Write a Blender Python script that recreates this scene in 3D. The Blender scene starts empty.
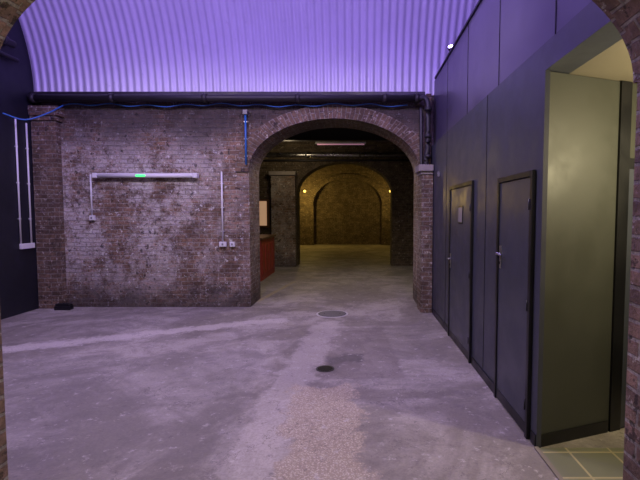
import bpy, bmesh, math, random
from mathutils import Vector, Matrix
random.seed(4)
C=bpy.context.scene.collection
try:
    bpy.context.scene.view_settings.view_transform='Standard'
except Exception: pass

# ---------------------------------------------------------------- materials
class NT:
    def __init__(s,name):
        s.m=bpy.data.materials.new(name); s.m.use_nodes=True
        s.t=s.m.node_tree; s.b=s.t.nodes['Principled BSDF']
    def n(s,typ,**k):
        nd=s.t.nodes.new(typ)
        for a,v in k.items(): setattr(nd,a,v)
        return nd
    def set(s,sock,v):
        if hasattr(v,'is_output') or hasattr(v,'links'): s.t.links.new(v,sock)
        elif isinstance(v,tuple) and len(v)==3 and sock.type=='RGBA': sock.default_value=(*v,1)
        else: sock.default_value=v
    def math(s,op,a,b=None,c=None):
        nd=s.n('ShaderNodeMath',operation=op)
        s.set(nd.inputs[0],a)
        if b is not None: s.set(nd.inputs[1],b)
        if c is not None: s.set(nd.inputs[2],c)
        return nd.outputs[0]
    def mix(s,f,a,b,mode='MIX'):
        nd=s.n('ShaderNodeMix',data_type='RGBA',blend_type=mode)
        s.set(nd.inputs[0],f); s.set(nd.inputs[6],a); s.set(nd.inputs[7],b)
        return nd.outputs[2]
    def noise(s,vec,scale,detail=5,rough=.6,dist=0):
        nd=s.n('ShaderNodeTexNoise'); s.t.links.new(vec,nd.inputs['Vector'])
        nd.inputs['Scale'].default_value=scale; nd.inputs['Detail'].default_value=detail
        nd.inputs['Roughness'].default_value=rough; nd.inputs['Distortion'].default_value=dist
        return nd.outputs['Fac']
    def step(s,v,a,b,lo=0.,hi=1.):
        nd=s.n('ShaderNodeMapRange',interpolation_type='SMOOTHSTEP')
        s.set(nd.inputs[0],v)
        for i,x in enumerate((a,b,lo,hi)): nd.inputs[i+1].default_value=x
        return nd.outputs[0]
    def bump(s,h,st,dist=.01,nrm=None):
        nd=s.n('ShaderNodeBump'); nd.inputs['Strength'].default_value=st; nd.inputs['Distance'].default_value=dist
        s.t.links.new(h,nd.inputs['Height'])
        if nrm: s.t.links.new(nrm,nd.inputs['Normal'])
        return nd.outputs[0]
    def fin(s,col,rough=.6,metal=0.,nrm=None,spec=.5):
        s.set(s.b.inputs['Base Color'],col); s.set(s.b.inputs['Roughness'],rough)
        s.b.inputs['Metallic'].default_value=metal; s.b.inputs['Specular IOR Level'].default_value=spec
        if nrm is not None: s.t.links.new(nrm,s.b.inputs['Normal'])
        return s.m

def paint(name,col,rough=.45,metal=0.,var=.15,scale=3.,bump=.05,spec=.5):
    k=NT(name); v=k.n('ShaderNodeTexCoord').outputs['Object']
    f=k.noise(v,scale,6); f2=k.noise(v,scale*12,3)
    c=k.mix(f,tuple(x*(1-var) for x in col),tuple(min(1,x*(1+var)) for x in col))
    r=k.step(f,.3,.7,max(0.02,rough-.08),min(1,rough+.08))
    return k.fin(c,r,metal,k.bump(f2,bump,.003),spec)

def emit(name,col,st):
    k=NT(name); k.b.inputs['Emission Color'].default_value=(*col,1); k.b.inputs['Emission Strength'].default_value=st
    return k.fin(col,.5)

def brick(name,c1,c2,mortar,pale=None,pale_lo=.5,pale_hi=.62,dirt=.6,region=False,soot=0.):
    k=NT(name); tc=k.n('ShaderNodeTexCoord'); uv=tc.outputs['UV']; ob=tc.outputs['Object']
    nz=k.n('ShaderNodeTexNoise'); k.t.links.new(ob,nz.inputs['Vector']); nz.inputs['Scale'].default_value=7
    sub=k.n('ShaderNodeVectorMath',operation='SUBTRACT'); k.t.links.new(nz.outputs['Color'],sub.inputs[0]); sub.inputs[1].default_value=(.5,.5,.5)
    sc=k.n('ShaderNodeVectorMath',operation='SCALE'); k.t.links.new(sub.outputs[0],sc.inputs[0]); sc.inputs['Scale'].default_value=.026
    ad=k.n('ShaderNodeVectorMath',operation='ADD'); k.t.links.new(uv,ad.inputs[0]); k.t.links.new(sc.outputs[0],ad.inputs[1])
    bt=k.n('ShaderNodeTexBrick'); k.t.links.new(ad.outputs[0],bt.inputs['Vector'])
    bt.inputs['Color1'].default_value=(*c1,1); bt.inputs['Color2'].default_value=(*c2,1); bt.inputs['Mortar'].default_value=(*mortar,1)
    bt.inputs['Scale'].default_value=1; bt.inputs['Brick Width'].default_value=.225; bt.inputs['Row Height'].default_value=.078
    bt.inputs['Mortar Size'].default_value=.010; bt.inputs['Mortar Smooth'].default_value=.35; bt.inputs['Bias'].default_value=-.05
    col=bt.outputs['Color']
    fine=k.noise(ob,30,5,.75); mid=k.noise(ob,5,7,.75); big=k.noise(ob,1.1,6,.65,.4)
    col=k.mix(k.step(mid,.38,.62,0,dirt),col,tuple(x*.16 for x in c1))
    sp=k.n('ShaderNodeSeparateXYZ'); k.t.links.new(ob,sp.inputs[0])
    if pale:
        m=k.step(k.math('ADD',k.math('MULTIPLY',big,.45),k.math('MULTIPLY',k.noise(ob,6,9,.85),.55)),pale_lo,pale_hi)
        if region:
            rx=k.step(sp.outputs[0],-1.9,-3.2); rz=k.step(k.math('ABSOLUTE',k.math('SUBTRACT',sp.outputs[2],1.7)),1.9,.5)
            m=k.math('MULTIPLY',m,k.math('MULTIPLY_ADD',k.math('MULTIPLY',rx,rz),.7,.3))
        m=k.math('MULTIPLY',m,k.step(fine,.36,.55,.3,1.))
        m=k.math('MULTIPLY',m,k.math('SUBTRACT',1.,k.math('MULTIPLY',bt.outputs['Fac'],.5)))
        col=k.mix(k.math('MULTIPLY',m,.92),col,pale)
        fl=k.step(k.noise(ob,13,5,.75),.58,.66)
        col=k.mix(k.math('MULTIPLY',fl,.75),col,tuple(min(1,x*1.3) for x in pale))
        bl=k.step(k.noise(ob,10,5,.7),.43,.35)
        col=k.mix(k.math('MULTIPLY',bl,.8),col,(.02,.016,.014))
    if soot:
        st=k.math('MULTIPLY',k.step(k.math('ADD',sp.outputs[2],k.math('MULTIPLY',big,1.6)),3.4,4.3),soot)
        col=k.mix(st,col,(.03,.024,.022))
        st=k.math('MULTIPLY',k.step(k.math('SUBTRACT',sp.outputs[2],k.math('MULTIPLY',mid,.8)),.15,-.35),soot*.8)
        col=k.mix(st,col,(.04,.034,.03))
    col=k.mix(k.step(fine,.35,.7,0,.45),col,(.02,.017,.015))
    h=k.math('ADD',k.math('MULTIPLY',bt.outputs['Fac'],-1.),k.math('MULTIPLY',fine,.9))
    h=k.math('ADD',h,k.math('MULTIPLY',mid,1.2))
    return k.fin(col,.8,0,k.bump(h,1.,.02),.3)

M={}
M['brick_main']=brick('brick_painted',(.38,.235,.15),(.22,.14,.095),(.50,.43,.35),(.82,.77,.72),.45,.55,.65,True,.8)
M['brick_arch']=brick('brick_arch',(.29,.185,.12),(.16,.105,.075),(.38,.33,.27),(.58,.53,.46),.53,.66,.6)
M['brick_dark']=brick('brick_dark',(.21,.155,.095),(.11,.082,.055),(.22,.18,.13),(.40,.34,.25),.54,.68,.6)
M['brick_fore']=brick('brick_fore',(.42,.27,.20),(.24,.16,.125),(.45,.40,.35),(.6,.55,.5),.58,.7,.5)
M['dark_wall']=paint('dark_wall_paint',(.044,.048,.067),.42,var=.10)
M['dark_upper']=paint('dark_upper_glare',(.080,.070,.12),.36,var=.6,scale=1.4)  # violet glare worked into the colour, bluer and lighter than the lower wall
M['left_dark']=paint('left_wall_paint',(.010,.011,.018),.5)
M['recess']=paint('recess_paint',(.042,.044,.036),.5,var=.06)
M['soffit']=paint('soffit_paint',(.20,.175,.13),.6)
M['black']=paint('black_paint',(.006,.006,.008),.4)
M['door']=paint('door_paint',(.045,.050,.069),.38,var=.08)
M['steel']=paint('brushed_steel',(.55,.55,.57),.3,1.)
M['white']=paint('white_plastic',(.72,.72,.72),.4,var=.03)
M['white2']=paint('sign_grey',(.20,.19,.2),.4)
M['blue']=paint('blue_cable',(.03,.14,.42),.45)
M['pipe']=paint('cast_iron',(.02,.018,.02),.5,var=.4)
M['stone']=paint('capital_stone',(.26,.23,.21),.85,var=.4,scale=9,bump=.5)
M['ceil2']=paint('dark_ceiling',(.05,.045,.04),.8)
M['red']=paint('red_counter_paint',(.30,.035,.02),.45,var=.3)
M['wood']=paint('counter_top_wood',(.12,.06,.03),.4)
M['iron']=paint('drain_iron',(.02,.018,.017),.55,var=.4,scale=20)
M['cover']=paint('cover_steel',(.13,.125,.125),.6,var=.25,scale=14,bump=.3)
M['coverrim']=paint('cover_rim',(.50,.48,.46),.6,var=.2,scale=14,bump=.3)
M['glow_y']=emit('amber_glow',(1,.62,.12),3)
M['glow_w']=emit('warm_white_glow',(1,.6,.35),.3)
M['glow_g']=emit('green_glare_glow',(.05,1,.15),2.5)  # stands in for green exit-light glare on the batten
M['glow_p']=emit('pink_tube_glow',(1,.5,.7),.2)
M['glow_v']=emit('violet_led_glow',(.55,.4,1),14)

def vault_mat():
    k=NT('corrugated_sheet'); ob=k.n('ShaderNodeTexCoord').outputs['Object']
    f=k.noise(ob,1.5,5)
    c=k.mix(f,(.55,.55,.59),(.72,.72,.75))
    c=k.mix(k.step(k.noise(ob,8,5,.7),.6,.75,0,.25),c,(.3,.3,.32))
    return k.fin(c,.45,.2,k.bump(f,.05),.5)
M['vault']=vault_mat()

def floor_mat():
    k=NT('old_concrete'); ob=k.n('ShaderNodeTexCoord').outputs['Object']
    big=k.noise(ob,.6,8,.66,.8); mid=k.noise(ob,2.2,9,.75,.5); fine=k.noise(ob,45,4,.7)
    col=k.mix(k.step(big,.42,.58),(.235,.208,.178),(.42,.38,.335))
    col=k.mix(k.step(mid,.45,.60,0,.55),col,(.18,.16,.14))
    w=k.noise(ob,3.2,7,.7)
    def region(cx,cy,hx,hy,ang,edge=.1,wob=.35):
        mp=k.n('ShaderNodeMapping',vector_type='TEXTURE'); k.t.links.new(ob,mp.inputs[0])
        mp.inputs['Location'].default_value=(cx,cy,0); mp.inputs['Rotation'].default_value=(0,0,math.radians(ang))
        s=k.n('ShaderNodeSeparateXYZ'); k.t.links.new(mp.outputs[0],s.inputs[0])
        dx=k.math('SUBTRACT',k.math('ABSOLUTE',s.outputs[0]),hx); dy=k.math('SUBTRACT',k.math('ABSOLUTE',s.outputs[1]),hy)
        d=k.math('ADD',k.math('MAXIMUM',dx,dy),k.math('MULTIPLY',k.math('SUBTRACT',w,.5),wob))
        return k.step(d,edge*.5,-edge*.5)
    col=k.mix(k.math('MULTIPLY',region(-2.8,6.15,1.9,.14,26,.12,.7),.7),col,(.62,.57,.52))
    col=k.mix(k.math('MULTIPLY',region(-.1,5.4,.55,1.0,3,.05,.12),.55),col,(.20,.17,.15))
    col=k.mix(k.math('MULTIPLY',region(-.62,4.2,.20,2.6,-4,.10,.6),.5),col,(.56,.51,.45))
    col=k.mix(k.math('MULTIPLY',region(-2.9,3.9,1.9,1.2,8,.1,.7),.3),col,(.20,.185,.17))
    ag=region(-.22,2.9,.30,1.35,4,.10,.8)
    vor=k.n('ShaderNodeTexVoronoi'); k.t.links.new(ob,vor.inputs['Vector']); vor.inputs['Scale'].default_value=75
    agc=k.mix(k.step(vor.outputs['Distance'],.15,.6),(.66,.58,.45),(.38,.31,.23))
    col=k.mix(k.math('MULTIPLY',ag,.85),col,agc)
    wet=region(-.12,5.0,.20,.15,10,.1,.5)
    col=k.mix(k.math('MULTIPLY',wet,.7),col,(.09,.08,.08))
    wet2=region(-.33,4.69,.13,.09,0,.12,.2)
    col=k.mix(k.math('MULTIPLY',wet2,.5),col,(.08,.07,.07))
    yl=region(-1.72,9.6,.05,1.3,-8,.03,.05)
    col=k.mix(k.math('MULTIPLY',k.math('MULTIPLY',yl,k.step(mid,.35,.5)),.7),col,(.55,.45,.2))
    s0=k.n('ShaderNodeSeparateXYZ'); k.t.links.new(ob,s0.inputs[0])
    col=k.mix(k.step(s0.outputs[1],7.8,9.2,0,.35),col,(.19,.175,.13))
    cr=k.noise(ob,.8,9,.6,.2)
    col=k.mix(k.math('MULTIPLY',k.step(k.math('ABSOLUTE',k.math('SUBTRACT',cr,.5)),.0022,.0,0,.8),k.step(big,.42,.52)),col,(.08,.07,.07))
    spk=k.step(k.noise(ob,14,4,.7),.60,.67,0,.55)
    col=k.mix(spk,col,(.14,.125,.115))
    col=k.mix(k.step(k.noise(ob,9,6,.75),.57,.66,0,.55),col,(.60,.56,.52))
    col=k.mix(k.step(fine,.35,.7,0,.3),col,(.12,.11,.105))
    h=k.math('ADD',k.math('MULTIPLY',fine,.4),mid)
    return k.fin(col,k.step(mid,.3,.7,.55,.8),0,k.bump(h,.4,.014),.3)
M['floor']=floor_mat()
def tile_mat():
    k=NT('recess_tiles'); ob=k.n('ShaderNodeTexCoord').outputs['Object']
    bt=k.n('ShaderNodeTexBrick'); k.t.links.new(ob,bt.inputs['Vector']); bt.offset=0
    for a,v in (('Scale',1),('Brick Width',.3),('Row Height',.3),('Mortar Size',.008)): bt.inputs[a].default_value=v
    bt.inputs['Color1'].default_value=(.20,.20,.125,1); bt.inputs['Color2'].default_value=(.16,.165,.11,1); bt.inputs['Mortar'].default_value=(.38,.33,.19,1)
    return k.fin(bt.outputs['Color'],.4)
M['tile']=tile_mat()

# ---------------------------------------------------------------- geometry helpers
def obj(name,me,mat=None,parent=None):
    o=bpy.data.objects.new(name,me); C.objects.link(o)
    if mat: me.materials.append(M[mat])
    if parent: o.parent=parent
    return o
def empty(name,loc=(0,0,0)):
    o=bpy.data.objects.new(name,None); C.objects.link(o); o.location=loc; o.empty_display_size=.1
    bpy.context.view_layer.update(); return o
def boxuv(bm):
    uv=bm.loops.layers.uv.verify()
    for f in bm.faces:
        n=f.normal; a=[abs(x) for x in n]
        for l in f.loops:
            c=l.vert.co
            l[uv].uv=(c.y,c.z) if a[0]>=max(a[1],a[2]) else ((c.x,c.z) if a[1]>=a[2] else (c.x,c.y))
def box(name,x0,x1,y0,y1,z0,z1,mat,parent=None,bev=0.):
    bm=bmesh.new()
    bmesh.ops.create_cube(bm,size=1,matrix=Matrix.Translation(((x0+x1)/2,(y0+y1)/2,(z0+z1)/2))@Matrix.Diagonal((x1-x0,y1-y0,z1-z0,1)))
    bm.normal_update(); boxuv(bm)
    if bev: bmesh.ops.bevel(bm,geom=bm.edges[:],offset=bev,segments=3,affect='EDGES',profile=.5)
    me=bpy.data.meshes.new(name); bm.to_mesh(me); bm.free()
    o=obj(name,me,mat,parent)
    if parent: o.matrix_parent_inverse=parent.matrix_world.inverted()
    return o
def cyl(name,p0,p1,r,mat,parent=None,seg=24,r2=None,bev=0):
    p0=Vector(p0);p1=Vector(p1);d=p1-p0
    bm=bmesh.new(); rot=d.to_track_quat('Z','Y').to_matrix().to_4x4()
    bmesh.ops.create_cone(bm,cap_ends=True,segments=seg,radius1=r,radius2=r if r2 is None else r2,depth=d.length,matrix=Matrix.Translation((p0+p1)/2)@rot)
    if bev:
        es=[e for e in bm.edges if any(len(f.verts)>4 for f in e.link_faces)]
        bmesh.ops.bevel(bm,geom=es,offset=bev,segments=2,affect='EDGES')
    for f in bm.faces: f.smooth=len(f.verts)<=4
    me=bpy.data.meshes.new(name); bm.to_mesh(me); bm.free()
    o=obj(name,me,mat,parent)
    if parent: o.matrix_parent_inverse=parent.matrix_world.inverted()
    return o
def tube(name,pts,r,mat,parent=None):
    P=[Vector(p) for p in pts]
    out=[]
    if len(P)>2:
        Q=[2*P[0]-P[1]]+P+[2*P[-1]-P[-2]]
        for i in range(1,len(Q)-2):
            for j in range(8):
                t=j/8; a,b,c,d=Q[i-1:i+3]
                out.append(.5*((2*b)+(c-a)*t+(2*a-5*b+4*c-d)*t*t+(3*b-a-3*c+d)*t**3))
        out.append(P[-1])
    else: out=P
    bm=bmesh.new(); rings=[]
    for i,p in enumerate(out):
        d=(out[min(i+1,len(out)-1)]-out[max(i-1,0)]).normalized()
        q=d.to_track_quat('Z','Y')
        rings.append([bm.verts.new(p+q@Vector((math.cos(a)*r,math.sin(a)*r,0))) for a in [k*math.pi/4 for k in range(8)]])
    for A,B in zip(rings,rings[1:]):
        for k in range(8): bm.faces.new((A[k],A[(k+1)%8],B[(k+1)%8],B[k])).smooth=True
    bm.faces.new(rings[0][::-1]); bm.faces.new(rings[-1])
    bmesh.ops.recalc_face_normals(bm,faces=bm.faces)
    me=bpy.data.meshes.new(name); bm.to_mesh(me); bm.free()
    o=obj(name,me,mat,parent)
    if parent: o.matrix_parent_inverse=parent.matrix_world.inverted()
    return o

def arc_pts(cx,hw,spring,rise,n=40):
    return [(cx-hw*math.cos(math.pi*i/n),spring+rise*math.sin(math.pi*i/n)) for i in range(n+1)]
def prism(name,prof,y0,y1,mat):
    bm=bmesh.new(); uv=bm.loops.layers.uv.verify(); n=len(prof)
    A=[bm.verts.new((x,y0,z)) for x,z in prof]; B=[bm.verts.new((x,y1,z)) for x,z in prof]
    for f in (bm.faces.new(A),bm.faces.new(B[::-1])):
        for l in f.loops: l[uv].uv=(l.vert.co.x,l.vert.co.z)
    s=0
    for i in range(n):
        j=(i+1)%n; d=math.dist(prof[i],prof[j])
        f=bm.faces.new((A[i],B[i],B[j],A[j])) 
        for l,w in zip(f.loops,((y0,s),(y1,s),(y1,s+d),(y0,s+d))): l[uv].uv=w
        s+=d
    bmesh.ops.recalc_face_normals(bm,faces=bm.faces)
    bmesh.ops.triangulate(bm,faces=[f for f in bm.faces if len(f.verts)>4],ngon_method='EAR_CLIP')
    me=bpy.data.meshes.new(name); bm.to_mesh(me); bm.free()
    return obj(name,me,mat)
def arch_wall(name,x0,x1,y0,y1,z1,cx,hw,spring,rise,mat):
    prof=[(x0,0),(cx-hw,0)]+arc_pts(cx,hw,spring,rise)+[(cx+hw,0),(x1,0),(x1,z1),(x0,z1)]
    return prism(name,prof,y0,y1,mat)
def arch_ring(parent,cx,hw,spring,rise,th,y0,y1,mat):
    bm=bmesh.new(); uv=bm.loops.layers.uv.verify(); n=48
    I=arc_pts(cx,hw,spring,rise,n); O=arc_pts(cx,hw+th,spring,rise+th,n); s=0
    def quad(vs,uvs):
        f=bm.faces.new([bm.verts.new(v) for v in vs])
        for l,w in zip(f.loops,uvs): l[uv].uv=w
    for i in range(n):
        a,b,c,d=I[i],I[i+1],O[i+1],O[i]; L=math.dist(((a[0]+d[0])/2,(a[1]+d[1])/2),((b[0]+c[0])/2,(b[1]+c[1])/2))
        for y in (y0,y1):
            quad([(a[0],y,a[1]),(b[0],y,b[1]),(c[0],y,c[1]),(d[0],y,d[1])],[(0,s),(0,s+L),(th,s+L),(th,s)])
        quad([(d[0],y0,d[1]),(c[0],y0,c[1]),(c[0],y1,c[1]),(d[0],y1,d[1])],[(0,s),(0,s+L),(.05,s+L),(.05,s)])
        quad([(a[0],y0,a[1]),(a[0],y1,a[1]),(b[0],y1,b[1]),(b[0],y0,b[1])],[(0,s),(.05,s),(.05,s+L),(0,s+L)])
        s+=L
    bmesh.ops.remove_doubles(bm,verts=bm.verts,dist=1e-4)
    bmesh.ops.recalc_face_normals(bm,faces=bm.faces)
    me=bpy.data.meshes.new('arch_ring'); bm.to_mesh(me); bm.free()
    return obj('arch_ring',me,mat,parent)

# ---------------------------------------------------------------- layout constants
XW=1.30; YB=7.88; YF=2.0; XL=-5.65
AC=-.385; AH=1.52; AS=2.43; AR=.93

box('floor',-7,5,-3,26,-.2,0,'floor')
o=arch_wall('wall_back',-5.95,4.1,YB,8.7,4.0,AC,AH,AS,AR,'brick_main')
arch_ring(o,AC,AH,AS,AR,.235,YB-.03,YB+.01,'brick_arch')
o=arch_wall('wall_front',-5.95,4.1,1.25,YF,4.0,-.19,1.445,2.27,.72,'brick_fore')
arch_ring(o,-.19,1.445,2.27,.72,.235,YF-.01,YF+.03,'brick_fore')
VC=(YF+YB)/2-.02; VR=(YB-YF)/2+.02; VZ=3.76; VH=2.75
def gable(name,x0,x1,mat):
    pr=[(YF,0),(YB,0)]+[(VC+VR*math.cos(math.pi*i/32),VZ+VH*math.sin(math.pi*i/32)) for i in range(33)]
    pr=[(min(max(a,YF),YB),b) for a,b in pr]
    bm=bmesh.new(); A=[bm.verts.new((x0,a,b)) for a,b in pr]; B=[bm.verts.new((x1,a,b)) for a,b in pr]
    bm.faces.new(A); bm.faces.new(B[::-1])
    for i in range(len(pr)):
        j=(i+1)%len(pr)
        if (A[i].co-A[j].co).length>1e-5: bm.faces.new((A[i],B[i],B[j],A[j]))
    bmesh.ops.recalc_face_normals(bm,faces=bm.faces)
    me=bpy.data.meshes.new(name); bm.to_mesh(me); bm.free(); return obj(name,me,mat)
gable('wall_left',XL-.2,XL,'left_dark')
gable('wall_east_end',4.0,4.1,'dark_upper')

def vault():
    bm=bmesh.new(); pitch=.125; n=int((4.0-XL)/pitch*8); m=44; rows=[]
    for j in range(m+1):
        a=math.pi*j/m; row=[]
        for i in range(n+1):
            x=XL+(4.0-XL)*i/n
            w=.012*max(-1,min(1,1.8*math.sin(2*math.pi*x/pitch)))
            row.append(bm.verts.new((x,VC+(VR-.03-w)*math.cos(a),VZ+(VH-.03-w)*math.sin(a))))
        rows.append(row)
    for A,B in zip(rows,rows[1:]):
        for i in range(n): bm.faces.new((A[i],A[i+1],B[i+1],B[i])).smooth=True
    me=bpy.data.meshes.new('ceiling'); bm.to_mesh(me); bm.free()
    return obj('ceiling',me,'vault')
vault()
box('trim_vault_edge',XL,1.2,YB-.11,YB-.005,3.74,3.80,'pipe')

pl=empty('brick_pilaster',(-5.42,YB-.08,0))
box('shaft',-5.64,-5.22,YB-.14,YB-.002,0,3.3,'brick_arch',pl)
box('corbel_1',-5.64,-5.18,YB-.17,YB-.002,3.3,3.38,'brick_arch',pl)
box('corbel_2',-5.64,-5.14,YB-.2,YB-.002,3.38,3.54,'brick_arch',pl)

pr=empty('brick_pier',(1.2,7.6,0))
box('shaft',1.10,1.288,7.40,YB-.032,0,2.34,'brick_arch',pr)
box('necking',1.08,1.288,7.38,YB-.032,2.34,2.39,'stone',pr,.008)
box('capital',1.04,1.288,7.34,YB-.032,2.39,2.50,'stone',pr,.012)
box('upper_shaft',1.2,1.288,7.64,YB-.032,2.50,3.73,'brick_arch',pr)

# ---------------- partition (right wall)
pw=empty('wall_right',(XW,5,0))
Y0=3.08; YP=3.17
box('lower_panelling',XW,XW+.2,YP,YB-.001,0,2.85,'dark_wall',pw)
box('recess_header',XW,XW+.2,YF+.001,YP,2.665,2.85,'dark_wall',pw)
box('upper_panelling',XW+.07,XW+.2,YF+.001,YB-.001,2.85,4.0,'dark_upper',pw)
box('capping',XW+.05,XW+.21,YF+.001,YB-.15,4.0,4.03,'black',pw)
box('shadow_gap',XW+.02,XW+.07,YF+.001,YB-.001,2.85,2.87,'black',pw)
for i,y in enumerate((4.42,6.35)):
    box('joint_%d'%i,XW-.004,XW,y-.004,y+.004,.1,2.85,'black',pw)
for i,y in enumerate((3.1,4.3,5.5,6.7)):
    box('upper_joint_%d'%i,XW+.065,XW+.07,y-.006,y+.006,2.88,4.0,'black',pw)
box('corner_post',XW-.004,XW+.03,Y0-.008,YP,0,2.665,'dark_wall',pw)
for i,(a,b) in enumerate(((Y0,3.16),(4.02,4.82),(6.05,7.36))):
    box('baseboard_right_%d'%i,XW-.012,XW-.004,a,b,0,.09,'black',pw)

def door(name,y0,y1,h,handle_y,hz,kind):
    e=empty(name,(XW,(y0+y1)/2,0)); fw=.045
    box('frame_far',XW-.03,XW-.001,y1-fw,y1,0,h,'black',e,.004)
    box('frame_near',XW-.03,XW-.001,y0,y0+fw,0,h,'black',e,.004)
    box('frame_head',XW-.03,XW-.001,y0+fw,y1-fw,h-fw,h,'black',e,.004)
    box('leaf',XW-.018,XW-.001,y0+fw+.005,y1-fw-.005,.012,h-fw-.005,'door',e,.002)
    box('kick_plate',XW-.021,XW-.018,y0+fw+.02,y1-fw-.02,.02,.10,'black',e)
    box('back_plate',XW-.026,XW-.018,handle_y-.022,handle_y+.022,hz-.10,hz+.10,'steel',e,.003)
    cyl('lever_neck',(XW-.026,handle_y,hz+.03),(XW-.06,handle_y,hz+.03),.009,'steel',e)
    tube('lever',[(XW-.06,handle_y+.006,hz+.03),(XW-.062,handle_y-.06,hz+.03),(XW-.055,handle_y-.115,hz+.028)],.009,'steel',e)
    cyl('keyhole',(XW-.026,handle_y,hz-.05),(XW-.03,handle_y,hz-.05),.012,'black',e)
    for i,z in enumerate((.25,1.0,1.75)):
        cyl('hinge_%d'%i,(XW-.03,y0+fw,z-.04),(XW-.03,y0+fw,z+.04),.007,'black',e)
    if kind==1:
        box('vision_sign_frame',XW-.024,XW-.018,5.28,5.50,1.56,1.78,'black',e,.003)
        box('vision_sign',XW-.027,XW-.024,5.30,5.48,1.58,1.76,'white2',e)
    return e
door('door_1',4.86,6.02,2.05,5.93,1.05,1)
door('door_2',3.19,3.98,2.0,3.88,1.30,2)

sp=empty('wall_sensor',(XW,6.9,2.3)); 
box('body',XW-.035,XW-.001,6.86,6.94,2.26,2.34,'white2',sp,.006); cyl('lens',(XW-.035,6.9,2.29),(XW-.045,6.9,2.29),.02,'black',sp)

# ---------------- recess on the right
def quadwall(name,p,q,z0,z1,t,mat,parent=None):
    p=Vector((*p,0));q=Vector((*q,0)); d=(q-p).normalized(); n=Vector((-d.y,d.x,0))*t
    bm=bmesh.new(); vs=[]
    for z in (z0,z1):
        for c in (p,q,q+n,p+n): vs.append(bm.verts.new((c.x,c.y,z)))
    for f in ((0,1,2,3),(4,5,6,7),(0,1,5,4),(1,2,6,5),(2,3,7,6),(3,0,4,7)): bm.faces.new([vs[i] for i in f])
    bmesh.ops.recalc_face_normals(bm,faces=bm.faces); boxuv(bm)
    me=bpy.data.meshes.new(name); bm.to_mesh(me); bm.free(); o=obj(name,me,mat,parent)
    if parent: o.matrix_parent_inverse=parent.matrix_world.inverted()
    return o
quadwall('wall_recess',(XW+.031,Y0+.011),(2.7,3.59),0,2.66,.05,'recess')
quadwall('baseboard_recess',(XW+.035,Y0-.0),(1.94,3.298),0,.09,.01,'black')
box('wall_recess_side',2.7,2.8,YF+.001,3.7,0,2.665,'recess')
box('ceiling_recess',XW+.2,2.8,YF+.001,3.8,2.665,2.72,'soffit')
dj=empty('door_3',(2.3,3.43,0))
quadwall('frame',(1.96,3.302),(2.06,3.338),0,2.66,.03,'black',dj)
quadwall('frame_far',(2.62,3.541),(2.69,3.566),0,2.1,.03,'black',dj)
quadwall('frame_head',(2.06,3.338),(2.62,3.541),2.02,2.1,.03,'black',dj)
quadwall('leaf',(2.06,3.344),(2.62,3.547),.01,2.02,.02,'door',dj)
box('floor_recess_tiles',XW+.01,2.7,YF+.001,3.06,0,.008,'tile')
box('trim_threshold',XW-.02,XW+.01,YF+.002,Y0-.01,0,.012,'soffit')

# ---------------- services on the back wall
mp=empty('overhead_pipe',(-2,7.72,3.68))
cyl('run',(-5.62,7.70,3.67),(1.12,7.70,3.67),.06,'pipe',mp,28)
for i,x in enumerate((-5.55,-4.2,-2.6,-1.0,.5,1.05)):
    cyl('collar_%d'%i,(x-.04,7.70,3.67),(x+.04,7.70,3.67),.078,'pipe',mp,28,bev=.006)
    box('bracket_%d'%i,x-.02,x+.02,7.70,YB-.032,3.60,3.625,'pipe',mp)
tube('downpipe_a',[(1.10,7.66,3.66),(1.18,7.60,3.64),(1.22,7.56,3.5),(1.22,7.56,3.1),(1.22,7.56,2.8),(1.19,7.56,2.62),(1.19,7.56,2.51)],.045,'pipe',mp)
tube('downpipe_b',[(1.12,7.7,3.5),(1.12,7.66,3.2),(1.12,7.62,2.7),(1.12,7.6,2.51)],.03,'pipe',mp)
for i,z in enumerate((3.45,3.0,2.66)): cyl('downpipe_collar_%d'%i,(1.22,7.56,z-.03),(1.22,7.56,z+.03),.06,'pipe',mp)
pts=[]
for i in range(44):
    x=-5.1+i*(6.0/43); pts.append((x,7.80,3.575+.018*math.sin(i*1.35)+.014*math.sin(i*.4)))
tube('blue_cable_run',pts,.009,'blue',mp)
tube('blue_cable_drop',[(-5.1,7.80,3.575),(-5.2,7.5,3.36),(-5.42,7.3,3.22),(-5.62,7.1,3.28)],.012,'blue',mp)
bc=empty('blue_conduit',(-1.9,7.85,3))
cyl('tube',(-1.94,7.83,2.55),(-1.94,7.83,3.46),.018,'blue',bc)
box('junction_box',-1.98,-1.90,7.79,YB-.032,3.42,3.50,'white2',bc,.006)
for i,z in enumerate((2.7,3.0,3.3)): box('saddle_%d'%i,-1.97,-1.91,7.83,YB-.032,z-.01,z+.01,'steel',bc)

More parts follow.
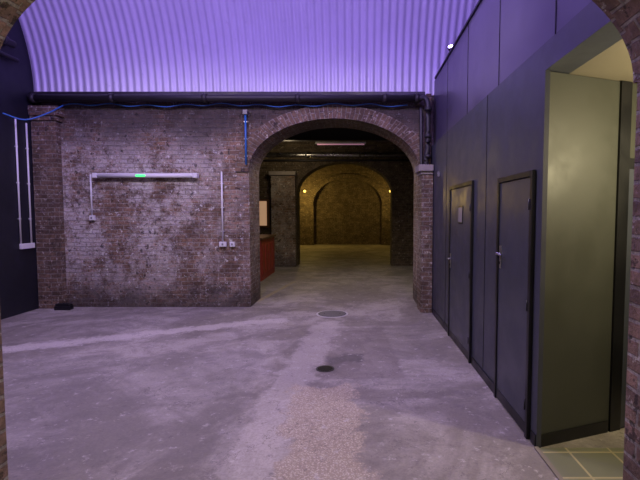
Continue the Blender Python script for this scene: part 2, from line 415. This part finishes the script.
bl=empty('batten_light',(-3.74,7.8,2.35))
box('tray',-4.62,-2.80,7.825,YB-.001,2.32,2.40,'white',bl,.008)
cyl('diffuser',(-4.58,7.80,2.352),(-2.85,7.80,2.352),.034,'white',bl,24,bev=.006)
box('end_cap_1',-4.63,-4.55,7.762,YB-.002,2.312,2.40,'white',bl,.012)
box('end_cap_2',-2.87,-2.79,7.762,YB-.002,2.312,2.40,'white',bl,.012)
box('green_glare',-3.86,-3.70,7.758,7.77,2.335,2.37,'glow_g',bl,.004)  # reflected green exit light drawn as a small glowing bar
def conduit(name,x,z0,z1,boxes,y=7.845):
    e=empty(name,(x,y,z0))
    cyl('tube',(x,y,z0),(x,y,z1),.015,'white',e)
    for i in range(3):
        z=z0+(z1-z0)*(i+.5)/3; box('saddle_%d'%i,x-.024,x+.024,y-.004,YB-.001,z-.008,z+.008,'white',e)
    for i,(dx,dz,w,h) in enumerate(boxes):
        box('back_box_%d'%i,x+dx-w/2,x+dx+w/2,YB-.05,YB-.001,z0+dz-h/2,z0+dz+h/2,'white',e,.005)
        box('face_plate_%d'%i,x+dx-w/2+.006,x+dx+w/2-.006,YB-.056,YB-.05,z0+dz-h/2+.006,z0+dz+h/2-.006,'white',e,.002)
        box('rocker_%d'%i,x+dx-.014,x+dx+.014,YB-.062,YB-.056,z0+dz-.018,z0+dz+.018,'white2',e,.002)
conduit('switch_conduit',-2.38,1.16,2.43,[(0,-.02,.13,.09),(.17,-.02,.09,.09)])
conduit('switch_conduit',-4.70,1.64,2.38,[(0,-.03,.09,.09)])
lc=empty('socket_conduit',(XL,7.5,2))
for i,y in enumerate((7.38,7.62)):
    cyl('tube_%d'%i,(XL+.018,y,1.18),(XL+.018,y,3.25-.02*i),.014,'white',lc)
    for j,z in enumerate((1.6,2.2,2.8)): box('saddle_%d_%d'%(i,j),XL+.001,XL+.026,y-.024,y+.024,z-.008,z+.008,'white',lc)
box('socket_box',XL+.001,XL+.05,7.36,7.66,1.09,1.18,'white',lc,.006)
box('socket_face',XL+.05,XL+.056,7.37,7.65,1.096,1.174,'white',lc,.002)
hp=empty('wall_pipe',(XL+.1,6.5,4.4))
cyl('pipe_upper',(XL+.1,4.2,4.42),(XL+.1,7.3,4.42),.06,'pipe',hp); cyl('pipe_lower',(XL+.08,4.2,4.2),(XL+.08,7.4,4.2),.035,'pipe',hp)
for i,y in enumerate((5,6.2,7.1)):
    cyl('collar_%d'%i,(XL+.1,y-.04,4.42),(XL+.1,y+.04,4.42),.078,'pipe',hp); box('bracket_%d'%i,XL+.001,XL+.04,y-.02,y+.02,4.14,4.5,'pipe',hp)

bb=empty('rodent_bait_box',(-5.13,7.7,0))
box('base',-5.28,-5.0,7.60,7.72,0,.07,'black',bb,.012)
box('lid',-5.27,-5.01,7.61,7.715,.065,.11,'black',bb,.018)
cyl('lock',(-5.14,7.66,.108),(-5.14,7.66,.118),.015,'iron',bb)

mc=empty('manhole_cover',(-.40,7.32,0))
cyl('rim',(-.40,7.32,0),(-.40,7.32,.006),.27,'coverrim',mc,48)
cyl('gap',(-.40,7.32,0),(-.40,7.32,.008),.235,'iron',mc,48)
cyl('plate',(-.40,7.32,.0),(-.40,7.32,.010),.222,'cover',mc,48)
for i in range(2): box('key_slot_%d'%i,-.41+(-.13+.26*i),-.39+(-.13+.26*i),7.30,7.34,.009,.0105,'iron',mc)
dr=empty('floor_drain',(-.335,4.69,0))
cyl('frame',(-.335,4.69,0),(-.335,4.69,.005),.10,'iron',dr,36)
for i in range(7): 
    a=-.066+i*.022; L=math.sqrt(.08**2-a*a)
    box('bar_%d'%i,-.335-L,-.335+L,4.69+a-.005,4.69+a+.005,.004,.010,'pipe',dr)

# ---------------- room 2
Y2=14.2
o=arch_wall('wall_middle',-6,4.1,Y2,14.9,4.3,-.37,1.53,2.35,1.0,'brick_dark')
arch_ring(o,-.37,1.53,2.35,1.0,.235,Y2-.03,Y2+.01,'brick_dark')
cyl('service_pipe_main',(-5.9,14.05,3.55),(4.0,14.05,3.55),.07,'steel',o); cyl('service_pipe_branch',(-5.9,14.09,3.38),(4.0,14.09,3.38),.03,'pipe',o)
for i in range(6): box('pipe_clamp_%d'%i,-5+i*1.7,-4.95+i*1.7,13.98,Y2-.002,3.46,3.64,'pipe',o)
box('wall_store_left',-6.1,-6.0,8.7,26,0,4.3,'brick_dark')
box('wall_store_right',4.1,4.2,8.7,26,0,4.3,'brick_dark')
box('ceiling_store',-6,4.1,8.7,Y2,4.3,4.4,'ceil2')
for yy in (12.6,10.6):
    gb=empty('steel_beam',(0,yy,3.9))
    box('web',-5.99,4.09,yy-.01,yy+.01,3.78,4.27,'pipe',gb); box('flange_top',-5.99,4.09,yy-.1,yy+.1,4.27,4.298,'pipe',gb); box('flange_bottom',-5.99,4.09,yy-.1,yy+.1,3.75,3.78,'pipe',gb)
tb=empty('tube_light',(-.4,13.2,3.7))
box('tray',-1.2,.3,13.17,13.25,3.76,3.82,'white',tb,.006); cyl('tube',(-1.15,13.21,3.745),(.25,13.21,3.745),.018,'glow_p',tb)
for i,x in enumerate((-1.0,.1)): cyl('hanger_%d'%i,(x,13.21,3.82),(x,13.21,4.3),.006,'steel',tb)
bp=empty('brick_pillar',(-2.3,14,0))
box('shaft',-2.68,-1.92,13.95,Y2-.032,0,2.9,'brick_main',bp); box('cap',-2.74,-1.90,13.9,Y2-.032,2.9,3.02,'stone',bp,.01)
rc=empty('bar_counter',(-2.8,12.4,0))
box('body',-3.9,-2.36,10.9,12.7,0,1.04,'red',rc); box('top',-3.95,-2.31,10.85,12.75,1.04,1.09,'wood',rc,.008)
for i in range(4): box('panel_%d'%i,-2.362,-2.345,10.98+i*.43,11.33+i*.43,.15,.9,'red',rc,.006)
box('plinth',-3.88,-2.37,10.92,12.69,0,.1,'black',rc)
lb=empty('lit_menu_board',(-2.9,13.9,1.7))
box('frame',-3.6,-2.76,14.12,Y2-.002,1.25,2.15,'wood',lb); box('panel',-3.56,-2.86,14.10,14.12,1.31,2.09,'glow_w',lb)

# ---------------- room 3
Y3=23.8
def barrel(name,x0,x1,y0,y1,spring,rise,mat):
    cx=(x0+x1)/2; hw=(x1-x0)/2; arc=arc_pts(cx,hw,spring,rise,32)
    prof=[(x0,0)]+arc+[(x1,0)]
    bm=bmesh.new(); uv=bm.loops.layers.uv.verify(); s=0
    for a,b in zip(prof,prof[1:]):
        L=math.dist(a,b)
        if L<1e-6: continue
        f=bm.faces.new([bm.verts.new(v) for v in ((a[0],y0,a[1]),(a[0],y1,a[1]),(b[0],y1,b[1]),(b[0],y0,b[1]))])
        for l,w in zip(f.loops,((y0,s),(y1,s),(y1,s+L),(y0,s+L))): l[uv].uv=w
        s+=L
    bmesh.ops.remove_doubles(bm,verts=bm.verts,dist=1e-4)
    me=bpy.data.meshes.new(name); bm.to_mesh(me); bm.free(); return obj(name,me,mat)
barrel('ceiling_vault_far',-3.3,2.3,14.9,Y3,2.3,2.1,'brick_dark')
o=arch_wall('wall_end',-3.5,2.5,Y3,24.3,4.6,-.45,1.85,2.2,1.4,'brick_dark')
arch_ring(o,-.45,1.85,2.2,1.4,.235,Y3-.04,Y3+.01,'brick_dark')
box('wall_blind_arch',-3.5,2.5,24.31,24.4,0,4.6,'brick_dark')

def bulkhead(x,y,z,s):
    e=empty('bulkhead_lamp',(x,y,z))
    cyl('base',(x,y,z),(x,y+s*.03,z),.10,'black',e); 
    bm=bmesh.new(); bmesh.ops.create_uvsphere(bm,u_segments=20,v_segments=10,radius=.07,matrix=Matrix.Translation((x,y+s*.075,z)))
    me=bpy.data.meshes.new('globe'); bm.to_mesh(me); bm.free()
    for p in me.polygons: p.use_smooth=True
    o=obj('globe',me,'glow_y',e); o.matrix_parent_inverse=e.matrix_world.inverted()
bulkhead(-2.75,Y3-.045,2.9,-1); bulkhead(1.85,Y3-.045,2.9,-1)

def flood(x,y,z):
    e=empty('led_floodlight',(x,y,z))
    box('housing',x-.16,x+.16,y-.11,y+.11,z+.36,z+.43,'black',e,.01)
    cyl('rod',(x,y,z+.43),(x,y,VZ+VH-.06),.012,'steel',e)
for x in (-4.2,-1.6,1.0): flood(x,4.6,5.0)
cl=empty('clip_lamp',(1.45,6.75,4.1))
cyl('stem',(1.45,6.75,4.03),(1.45,6.75,4.10),.012,'steel',cl); cyl('head',(1.45,6.75,4.10),(1.40,6.68,4.16),.04,'black',cl,r2=.05)
cyl('lens',(1.40,6.68,4.161),(1.398,6.677,4.164),.035,'glow_v',cl)

# ---------------------------------------------------------------- lights
def point(name,loc,col,e,r=.15):
    l=bpy.data.lights.new(name,'POINT'); l.color=col; l.energy=e; l.shadow_soft_size=r
    o=bpy.data.objects.new(name,l); o.location=loc; C.objects.link(o); return o
for i,x in enumerate((-4.2,-1.6,1.0)):
    point('violet_lamp',(x,4.6,5.0),(.38,.235,1.0),160,.2)
for x in (-3.2,-.3):  # unseen warm fill added to lift floor and brick
    l=bpy.data.lights.new('warm_fill_spot','SPOT'); l.color=(1.0,.88,.70); l.energy=230; l.spot_size=math.radians(140); l.spot_blend=.6; l.shadow_soft_size=.3
    o=bpy.data.objects.new('warm_fill_spot',l); o.location=(x,4.3,4.9); o.rotation_euler=(math.radians(16),0,0); C.objects.link(o)
point('recess_lamp',(2.35,2.45,2.15),(1.0,.86,.52),80,.06)
def area(name,loc,rot,sx,sy,col,e):
    l=bpy.data.lights.new(name,'AREA'); l.shape='RECTANGLE'; l.size=sx; l.size_y=sy; l.color=col; l.energy=e
    o=bpy.data.objects.new(name,l); o.location=loc; o.rotation_euler=rot; C.objects.link(o)
area('store_ceiling_lamp',(-.5,9.8,4.2),(0,0,0),1.2,.3,(1,.84,.52),38)
point('store_lamp',(-2.0,12.9,3.4),(1,.78,.48),15,.2)
point('amber_lamp',(-2.6,22.6,2.6),(1,.66,.16),90,.1)
point('amber_lamp',(1.6,22.6,2.6),(1,.66,.16),40,.1)
point('amber_lamp',(-.4,17.5,3.9),(1,.74,.33),8,.2)
point('rear_fill',(-.3,-1.2,2.8),(1,.86,.62),150,.3)  # added fill behind the camera, warms foreground floor and brick

w=bpy.data.worlds.new('World'); bpy.context.scene.world=w; w.use_nodes=True
w.node_tree.nodes['Background'].inputs[0].default_value=(.25,.2,.4,1); w.node_tree.nodes['Background'].inputs[1].default_value=.05

cam=bpy.data.cameras.new('camera'); co=bpy.data.objects.new('camera',cam); C.objects.link(co)
co.location=(0,0,1.68); co.rotation_euler=(math.radians(90-3.38),0,0)
cam.sensor_width=36; cam.lens=24.75; cam.shift_x=-.05625; cam.clip_start=.05
bpy.context.scene.camera=co
